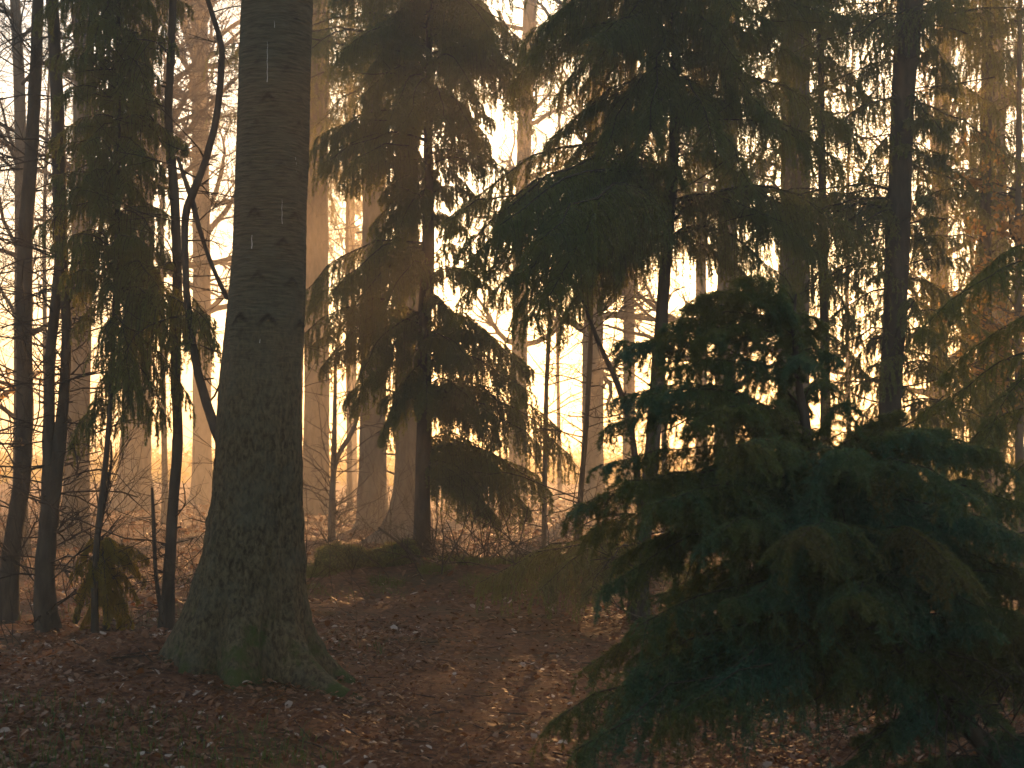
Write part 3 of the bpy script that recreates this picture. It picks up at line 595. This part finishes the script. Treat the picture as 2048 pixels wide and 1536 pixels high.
# ------------------------------------------------------------------ far trunks in the haze
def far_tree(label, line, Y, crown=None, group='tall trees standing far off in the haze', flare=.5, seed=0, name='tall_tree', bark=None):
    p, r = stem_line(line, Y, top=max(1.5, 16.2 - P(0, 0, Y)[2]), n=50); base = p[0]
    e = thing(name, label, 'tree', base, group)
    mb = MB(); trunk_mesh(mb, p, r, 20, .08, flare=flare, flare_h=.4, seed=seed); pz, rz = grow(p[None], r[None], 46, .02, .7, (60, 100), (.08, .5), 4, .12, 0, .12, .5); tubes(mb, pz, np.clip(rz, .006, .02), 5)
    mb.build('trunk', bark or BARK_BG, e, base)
    if crown:
        z0, z1, L, kind = crown
        mb = MB()
        if kind == 'spruce':
            ro, ti = spruce_auto(z0, z1, base, (0, 0), L, .65, 6, seed=seed)
            boughs(mb, ro, ti, spacing=.16, seclen=.7, droop=.6, K=7, nl=.06, nw=.016, tert=5, tl=.28)
        else:
            P1, R1 = p[None], r[None]; H = p[-1, 2] - p[0, 2]
            p1, r1 = grow(P1, R1, 34, max((z0 - p[0, 2]) / H, .05), .98, (40, 80), (L * .5, L), 8, .16, -.06, .4, .2)
            tubes(mb, p1, r1, 5, 1)
            p2, r2 = grow(p1, r1, 8, .15, 1, (30, 65), (L * .15, L * .45), 6, .2, 0, .55, .25); tubes(mb, p2, r2, 3, 1)
            p3, r3 = grow(p2, r2, 5, .1, 1, (25, 60), (L * .06, L * .22), 4, .2, 0, .6, .4); tubes(mb, p3, np.maximum(r3, .004), 3, 1)
            p4, r4 = grow(p3, r3, 3, .1, 1, (25, 60), (.12, .4), 3, .2, 0, .7, .5); tubes(mb, p4, np.maximum(r4, .0035), 3, 1)
        mb.build('crown', [NEEDLE, BARK_T], e, base)
    return e
far_tree('pale hazy trunk behind the right edge of the massive trunk', [(640, 0, 40), (634, 400, 46), (632, 900, 52), (630, 1050, 56)], 34, (8, 15.5, 3, 'spruce'), seed=21)
far_tree('hazy tan trunk between the bare forked sapling and the flared hazy trunk', [(752, 0, 42), (748, 500, 48), (745, 900, 54), (744, 1055, 62)], 29, (9, 15.5, 3, 'spruce'), seed=22)
far_tree('hazy brown trunk with flared foot, just left of the mid-distance spruce', [(815, 0, 40), (816, 500, 46), (816, 850, 50), (812, 1000, 56), (800, 1085, 76)], 24.5, (8, 15.5, 3.2, 'spruce'), seed=23, flare=.8)
far_tree('hazy trunk behind the hanging spruce, in line with its left side', [(168, 0, 38), (164, 500, 42), (156, 900, 46), (148, 1080, 54)], 24, (6, 14, 3, 'bare'), seed=24)
far_tree('thicker pale trunk behind the hanging spruce, in line with its right side', [(285, 0, 46), (280, 450, 52), (272, 900, 60), (270, 1000, 70)], 36, (5, 16, 4, 'bare'), seed=25)
far_tree('hazy brown trunk rising behind the dark spruce right of centre', [(1590, 0, 58), (1590, 300, 58), (1588, 760, 62), (1585, 1040, 72)], 24, (5.8, 15.5, 3.2, 'spruce'), seed=26)
far_tree('hazy trunk behind the upper boughs between middle and right spruces', [(1060, 0, 26), (1045, 400, 30), (1035, 900, 34), (1035, 1030, 40)], 44, (5, 18, 4, 'bare'), seed=27)
far_tree('bare pale trunk far behind the right spruce trunk, to its right', [(1985, 0, 40), (1990, 500, 44), (1985, 900, 48), (1985, 1050, 56)], 28, (2.5, 16, 3.6, 'bare'), seed=28)
far_tree('bare grey trunk at the far left edge of the photo', [(30, 0, 20), (40, 200, 22), (42, 500, 24), (40, 1000, 28), (38, 1080, 30)], 22, (2, 12, 2.6, 'bare'), seed=29)
far_tree('bare branching tree far behind the diagonal sapling', [(1200, 0, 36), (1190, 400, 40), (1185, 900, 44), (1185, 1010, 50)], 40, (3, 16, 4.5, 'bare'), seed=30)
far_tree('bare branching tree far off in the gap between thin stem and massive trunk', [(400, 0, 30), (402, 400, 34), (405, 900, 38), (405, 1000, 42)], 42, (3.5, 15, 4.5, 'bare'), seed=31)
far_tree('bare branching tree far behind the leaning young spruce top', [(1460, 0, 36), (1455, 400, 38), (1450, 900, 42), (1450, 1010, 50)], 36, (2.5, 15, 4.5, 'bare'), seed=32)
far_tree('bare branching tree behind the gap right of the strong brown trunk', [(1890, 0, 30), (1880, 400, 32), (1876, 900, 36), (1876, 1030, 44)], 31, (2, 15, 4, 'bare'), seed=33)

for k, (px, Y, z0, L, lab) in enumerate([(95, 33, 3, 4, 'bare twiggy tree far off between the two leftmost dark stems'), (330, 30, 4, 3.6, 'bare twiggy tree in the haze directly behind the thin smooth stem'), (700, 38, 4, 5, 'bare twiggy tree far behind the forked sapling'),
        (1120, 46, 3, 5, 'bare twiggy tree farthest off in the clearing gap'), (1330, 31, 3, 4, 'bare twiggy tree directly behind the twin slim spruce trunk'), (1700, 34, 2.5, 4.5, 'bare twiggy tree far off just left of the strong brown trunk'), (1950, 38, 2.5, 4.5, 'bare twiggy tree farthest off on the right side'), (560, 35, 5, 5, 'bare twiggy tree mostly hidden behind the massive trunk')]):
    far_tree(lab, [(px + 10, 0, 130 / Y), (px - 6, 450, 240 / Y), (px, 1000, 380 / Y)], Y, (z0, 16, L, 'bare'), seed=40 + k)
def beech(label, px, Y, z0, z1, L, seed, n1=26):
    p, r = stem_line([(px, 0, 8), (px - 4, 500, 14), (px, 1050, 18)], Y, top=1, n=40); base = p[0]
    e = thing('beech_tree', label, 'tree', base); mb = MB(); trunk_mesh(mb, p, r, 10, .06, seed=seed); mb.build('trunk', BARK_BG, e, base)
    H = p[-1, 2] - p[0, 2]; mb = MB()
    p1, r1 = grow(p[None], r[None], n1, z0 / H, z1 / H, (50, 85), (L * .5, L), 7, .12, -.02, .4, .25); tubes(mb, p1, r1, 4, 1)
    p2, r2 = grow(p1, r1, 9, .15, 1, (30, 60), (L * .15, L * .4), 5, .15, 0, .6, .4); tubes(mb, p2, np.maximum(r2, .003), 3, 1)
    n_ = 16; N = len(p2); f = R.uniform(0, 3.99, (N, n_)); i = f.astype(int); u = (f - i)[..., None]; mi = np.arange(N)[:, None]
    c = (p2[mi, i] * (1 - u) + p2[mi, i + 1] * u).reshape(-1, 3); c = c[R.uniform(0, 1, len(c)) < .8]; M = len(c)
    d = norm(R.normal(size=(M, 3)) + [0, 0, -.6]); q = norm(np.cross(d, R.normal(size=(M, 3)))); l = R.uniform(.04, .09, (M, 1))
    vs = np.stack([c, c + d * l * .5 + q * l * .32, c + d * l, c + d * l * .5 - q * l * .32], 1); k = np.arange(M)[:, None] * 4
    mb.add(vs.reshape(-1, 3), np.concatenate([k + np.array([[0, 1, 2]]), k + np.array([[0, 2, 3]])]), 0)
    mb.build('crown', [BEECH, BARK_T], e, base)
BEECH = leafmat('beech_leaf', [(0, (.20, .10, .03)), (1, (.34, .19, .06))], (.65, .36, .08), .5, island=True)
beech('slim beech still holding orange dry leaves, at the right edge behind the dark boughs', 2040, 17, 2.0, 4.9, 1.0, 60, 46)
beech('slim beech with rusty dry leaves at the left edge', -25, 17, 1.2, 3.4, .8, 61, 9)
far_tree('distant spruce added to shade the path, behind the broad teal boughs right of the clearing', [(1262, 0, 10), (1258, 450, 20), (1258, 1000, 26)], 45, (7.0, 15.5, 2.6, 'spruce'), seed=90)  # added to block the sun from the bright patch on the path
far_tree('distant spruce added to shade the near right ground, hidden among the upper boughs', [(1400, 0, 10), (1402, 450, 20), (1402, 1000, 26)], 45, (8.0, 15.5, 2.6, 'spruce'), seed=92)  # added to keep sun off the ground beneath the leaning spruce
far_tree('distant spruce in the haze above the forked bare sapling', [(700, 0, 8), (702, 450, 16), (704, 1000, 22)], 52, (8.5, 15.5, 2.6, 'spruce'), seed=91)
# saplings in the middle distance
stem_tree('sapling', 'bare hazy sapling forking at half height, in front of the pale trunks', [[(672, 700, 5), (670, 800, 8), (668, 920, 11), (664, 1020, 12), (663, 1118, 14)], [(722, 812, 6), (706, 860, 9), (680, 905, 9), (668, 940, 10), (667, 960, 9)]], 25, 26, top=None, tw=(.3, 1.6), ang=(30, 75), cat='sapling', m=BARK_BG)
stem_tree('sapling', 'thin straight sapling at the right side of the clearing', [[(1184, 560, 6), (1180, 700, 9), (1172, 850, 10), (1160, 1000, 11), (1150, 1140, 12)]], 16.5, 26, top=None, tw=(.3, 1.2), ang=(50, 85), cat='sapling')
stem_tree('sapling', 'dark sapling leaning left, crossing in front of the dark spruce foot', [[(1165, 600, 6), (1200, 690, 9), (1236, 770, 12), (1262, 860, 12), (1276, 960, 14), (1286, 1080, 15), (1290, 1180, 18)]], 13.2, 22, top=None, tw=(.25, .9), cat='sapling')
stem_tree('sapling', 'thin hazy sapling between middle spruce and thin straight sapling', [[(1100, 600, 6), (1096, 700, 8), (1092, 800, 9), (1088, 1080, 11)]], 21, 30, top=None, tw=(.3, 1.3), ang=(50, 85), cat='sapling', m=BARK_BG)

# ------------------------------------------------------------------ forest floor litter
def scatter(nn, x0, x1, y0, y1, pw=1.0):
    y = y0 + (y1 - y0) * R.uniform(0, 1, nn) ** pw; x = R.uniform(0, 1, nn) * 1.0
    hw = y * .40 + .5
    return (x * 2 - 1) * hw, y
def litter():
    x, y = scatter(90000, 0, 0, 6.2, 60, 2.2)
    xb, yb = scatter(45000, 0, 0, 6.2, 15, 1.3); x, y = np.r_[x, xb], np.r_[y, yb]
    keep = (vnoise(x * .9 + 4, y * .9) + R.uniform(-.35, .35, len(x))) > -.12
    dp = np.abs(x - (0.35 - 0.05 * (y - 8))); keep &= (dp > .9) | (y > 15) | (R.uniform(0, 1, len(x)) < .45)
    x, y = x[keep], y[keep]; N = len(x)
    z = gh(x, y) + R.uniform(.004, .03, N)
    s = np.clip(R.lognormal(-3.9, .45, N), .008, .05) * np.clip(y / 12, .75, 2.4); a = R.uniform(0, 6.28, N)
    u = np.stack([np.cos(a), np.sin(a), R.normal(0, .3, N)], 1); v = np.stack([-np.sin(a), np.cos(a), R.normal(0, .3, N)], 1)
    c = np.stack([x, y, z], 1)
    up = np.array([0, 0, 1.]) * (R.uniform(-.1, .5, N) * s)[:, None]
    S = s[:, None]
    vs = np.stack([c - u * S, c - u * S * .3 - v * S * .55 + up, c + u * S * .5 - v * S * .4 + up, c + u * S, c + u * S * .45 + v * S * .45 + up, c - u * S * .35 + v * S * .5 + up], 1)
    k = np.arange(N)[:, None] * 6
    tr = np.concatenate([k + np.array([[0, 1, 5]]), k + np.array([[1, 4, 5]]), k + np.array([[1, 2, 4]]), k + np.array([[2, 3, 4]])])
    mb = MB(); mb.add(vs.reshape(-1, 3), tr); tag(mb.build('fallen_leaves', DRYLEAF), 'brown dry leaves scattered over the forest floor', 'leaf litter', kind='stuff')
    # small sticks
    x, y = scatter(700, 0, 0, 6.2, 24, 1.5); N = len(x); a = R.uniform(0, 6.28, N); L = R.uniform(.05, .35, N)
    p0 = np.stack([x, y, gh(x, y) + .012], 1); p1 = np.stack([x + np.cos(a) * L, y + np.sin(a) * L, 0 * x], 1); p1[:, 2] = gh(p1[:, 0], p1[:, 1]) + R.uniform(.01, .05, N)
    mid = (p0 + p1) / 2 + R.normal(size=(N, 3)) * .01
    mb = MB(); tubes(mb, np.stack([p0, mid, p1], 1), np.repeat(R.uniform(.0015, .0042, N)[:, None], 3, 1), 4)
    tag(mb.build('fallen_twigs', BARK_T), 'small dry twigs strewn over the forest floor', 'twigs', kind='stuff')
    # grass
    x, y = scatter(26000, 0, 0, 6.4, 24, 1.6)
    d = vnoise(x * .7 + 11, y * .7 + 2) + .25 * np.exp(-((x + 2.6) / 1.2) ** 2 - ((y - 7.6) / 1.2) ** 2) * 1.5 + .3 * np.exp(-((x + 2.6) / 1.2) ** 2 - ((y - 12) / 1.2) ** 2) - .35 * (np.abs(x - (0.35 - 0.05 * (y - 8))) < 1.2)
    keep = d > .16; x, y = x[keep], y[keep]; N = len(x); a = R.uniform(0, 6.28, N); H = R.uniform(.03, .11, N); W = R.uniform(.002, .004, N)
    b = np.stack([x, y, gh(x, y) - .005], 1); sd = np.stack([np.cos(a), np.sin(a), 0 * a], 1) * W[:, None]
    ln = np.stack([-np.sin(a), np.cos(a), 0 * a], 1)
    mdl = b + ln * (H * .25)[:, None] + np.array([0, 0, 1.]) * (H * .7)[:, None]; tp = b + ln * (H * .8)[:, None] + np.array([0, 0, 1.]) * H[:, None]
    vs = np.stack([b - sd, b + sd, mdl + sd * .7, mdl - sd * .7, tp], 1); k = np.arange(N)[:, None] * 5
    mb = MB(); mb.add(vs.reshape(-1, 3), np.concatenate([k + np.array([[0, 1, 2]]), k + np.array([[0, 2, 3]]), k + np.array([[3, 2, 4]])]))
    tag(mb.build('grass', GRASS), 'short dark grass and moss tufts on the forest floor', 'grass', kind='stuff')
litter()
def bank_moss():
    x = R.uniform(-3.4, 2.6, 60000); y = 17.3 + R.normal(0, .55, 60000); k = (vnoise(x * 2.1 + 8, y * 2.4) + vnoise(x * .7, y) * .6 + R.uniform(-.1, .1, 60000)) > .05; x, y = x[k], y[k]; N = len(x)
    b = np.stack([x, y, gh(x, y) - .01], 1); d = norm(R.normal(size=(N, 3)) * .5 + [0, 0, 1.]); l = R.uniform(.03, .11, (N, 1)) * (1 + 1.5 * np.clip(vnoise(x * 3, y * 3) + .1, 0, 1))[:, None]; q = norm(np.cross(d, R.normal(size=(N, 3)))) * .004
    mb = MB(); mb.add(np.stack([b - q, b + q, b + d * l], 1).reshape(-1, 3), np.arange(N * 3).reshape(-1, 3)); tag(mb.build('moss', leafmat('bank_moss', [(0, (.04, .07, .015)), (1, (.09, .12, .03))], (.25, .26, .04), .4, island=True)), 'green moss and grass tufts on the bank closing the path', 'moss', kind='stuff')
bank_moss()

# mossy log behind the path, brushwood, undergrowth
def mossy_log():
    Y = 17.2; a = P(632, 1165, Y); b = P(838, 1135, Y + .5)
    n_ = 30; t = np.linspace(0, 1, n_)[:, None]; p = a * (1 - t) + b * t
    p[:, 2] = gh(p[:, 0], p[:, 1]) + .10 + .03 * np.sin(t[:, 0] * 7)
    r = .15 + .03 * np.sin(t[:, 0] * 9) ; r[0] = .05; r[1] = .12; r[-1] = .06
    m = barkmat('moss', (.03, .04, .012), (.09, .12, .025), scale=22, bump=.8)
    mb = MB(); t_ = tangents(p[None])[0]; u = norm(np.cross(t_, np.array([0, 0, 1.]))); w_ = np.cross(t_, u)
    K = 22; A = np.arange(K) / K * 2 * np.pi
    AA, TT = np.meshgrid(A, np.arange(n_)); rr = r[:, None] * (1 + .5 * vnoise(np.cos(AA) * 1.5 + 5, TT * .35) + .3 * vnoise(AA * 5, TT * 1.7)) * (1.15 - .25 * np.abs(np.sin(AA)))
    ring = p[:, None] + rr[..., None] * (np.cos(AA)[..., None] * u[:, None] + np.sin(AA)[..., None] * w_[:, None])
    idx = np.arange(n_ * K).reshape(n_, K); nx = np.roll(idx, -1, axis=1)
    mb.add(ring.reshape(-1, 3), np.concatenate([np.stack([idx[:-1], nx[:-1], nx[1:]], -1).reshape(-1, 3), np.stack([idx[:-1], nx[1:], idx[1:]], -1).reshape(-1, 3)]), 0, True)
    N = 9000; k = R.integers(1, n_ - 1, N); j = R.integers(0, K, N); b0 = ring[k, j] + R.normal(size=(N, 3)) * .012
    o_ = norm(b0 - p[k]); d = norm(o_ * .7 + R.normal(size=(N, 3)) * .45 + [0, 0, -.15]); l = R.uniform(.02, .085, (N, 1)); q = norm(np.cross(d, R.normal(size=(N, 3)))) * .004
    v_ = np.stack([b0 - q, b0 + q, b0 + d * l + [0, 0, -.02]], 1).reshape(-1, 3); mb.add(v_, np.arange(len(v_)).reshape(-1, 3), 1)
    tag(mb.build('mossy_log', [m, leafmat('moss_strand', [(0, (.05, .07, .015)), (1, (.12, .13, .03))], (.25, .24, .04), .4, island=True)], None, a), 'moss-covered log lying at the end of the path', 'log')
mossy_log()
def brush():
    Y = 17.8; c = P(935, 1130, Y); c[2] = G(c[0], c[1])
    n_ = 90; x = R.normal(c[0], .55, n_); y = R.normal(c[1], .4, n_); p0 = np.stack([x, y, gh(x, y) - .02], 1)
    a = R.uniform(0, 6.28, n_); e = R.uniform(.1, 1.2, n_); L = R.uniform(.3, 1.1, n_)
    d = np.stack([np.cos(a) * np.cos(e), np.sin(a) * np.cos(e) * .6, np.sin(e)], 1)
    S = 6; p = np.empty((n_, S, 3)); p[:, 0] = p0
    for k in range(1, S):
        d = norm(d + R.normal(size=(n_, 3)) * .12 + [0, 0, -.07]); p[:, k] = p[:, k - 1] + d * (L / (S - 1))[:, None]
    r = R.uniform(.004, .012, n_)[:, None] * np.linspace(1, .4, S)
    mb = MB(); tubes(mb, p, r, 4, 0); p2, r2 = grow(p, r, 6, .1, 1, (30, 70), (.1, .4), 4, .2, 0, .6, .4); tubes(mb, p2, np.maximum(r2, .002), 3, 0)
    tag(mb.build('brushwood_pile', BARK_T, None, c), 'tangled heap of dead branches at the foot of the mid-distance spruce', 'brushwood')
brush()
def fallen_branch():
    Y = 17.6; a = P(757, 1055, Y); b = P(835, 1120, Y - .2); c = b + (b - a) * .3
    pts = smooth_line(np.array([c, b, (a + b) / 2 + [0, 0, .02], a]), 14); mb = MB(); tubes(mb, pts[None], np.linspace(.028, .014, 14)[None], 8)
    p2, r2 = grow(pts[None], np.linspace(.028, .014, 14)[None], 5, .3, 1, (40, 70), (.1, .3), 4, .1, 0, .5, .3); tubes(mb, p2, r2, 4)
    tag(mb.build('fallen_branch', BARK, None, b), 'broken dead branch poking up left of the mid-distance spruce', 'branch')
fallen_branch()
def undergrowth():
    """wiry bare stems and brambles standing in the leaf litter"""
    mb = MB()
    N = 300; y = np.where(R.uniform(0, 1, 300) < .42, R.uniform(16.8, 19, 300), R.uniform(10.5, 34, 300)); side = R.uniform(-1, 1, N); x = side * (y * .38)
    keep = (np.abs(x - (0.35 - 0.05 * (y - 8))) > 1.3) | (y > 17.5); x, y = x[keep], y[keep]; N = len(x)
    S = 7; p = np.empty((N, S, 3)); p[:, 0] = np.stack([x, y, gh(x, y) - .02], 1)
    d = norm(np.stack([R.normal(0, .35, N), R.normal(0, .35, N), np.ones(N)], 1)); L = R.uniform(.35, 1.6, N)
    for k in range(1, S):
        d = norm(d + R.normal(size=(N, 3)) * .13 + [0, 0, -.04]); p[:, k] = p[:, k - 1] + d * (L / (S - 1))[:, None]
    r = R.uniform(.003, .006, N)[:, None] * np.linspace(1, .4, S); tubes(mb, p, r, 3)
    p2, r2 = grow(p, r, 6, .2, 1, (25, 60), (.15, .6), 5, .18, 0, .7, .4); tubes(mb, p2, np.maximum(r2, .0018), 3)
    p3, r3 = grow(p2, r2, 2, .2, 1, (25, 60), (.08, .3), 3, .18, 0, .7, .4); tubes(mb, p3, np.maximum(r3, .0015), 3)
    tag(mb.build('undergrowth', BARK_T), 'wiry bare brambles and shoots standing in the leaf litter', 'undergrowth', kind='stuff')
undergrowth()

# ------------------------------------------------------------------ haze
mb = MB(); x0, x1, y0, y1, z0, z1 = -165, 165, -65, 290, -1.5, 17.5
vv = [(x, y, z) for x in (x0, x1) for y in (y0, y1) for z in (z0, z1)]
mb.add(vv, [(0, 1, 3), (0, 3, 2), (4, 6, 7), (4, 7, 5), (0, 4, 5), (0, 5, 1), (2, 3, 7), (2, 7, 6), (0, 2, 6), (0, 6, 4), (1, 5, 7), (1, 7, 3)])
m, n, out = mat('haze'); pv = n.nodes.new('ShaderNodeVolumePrincipled')
pv.inputs['Color'].default_value = HAZE_COL; pv.inputs['Density'].default_value = HAZE_DENSITY; pv.inputs['Anisotropy'].default_value = HAZE_G
n.links.new(pv.outputs[0], out.inputs['Volume'])
tag(mb.build('haze', m), 'thin golden morning haze between the trees', 'haze', kind='stuff')
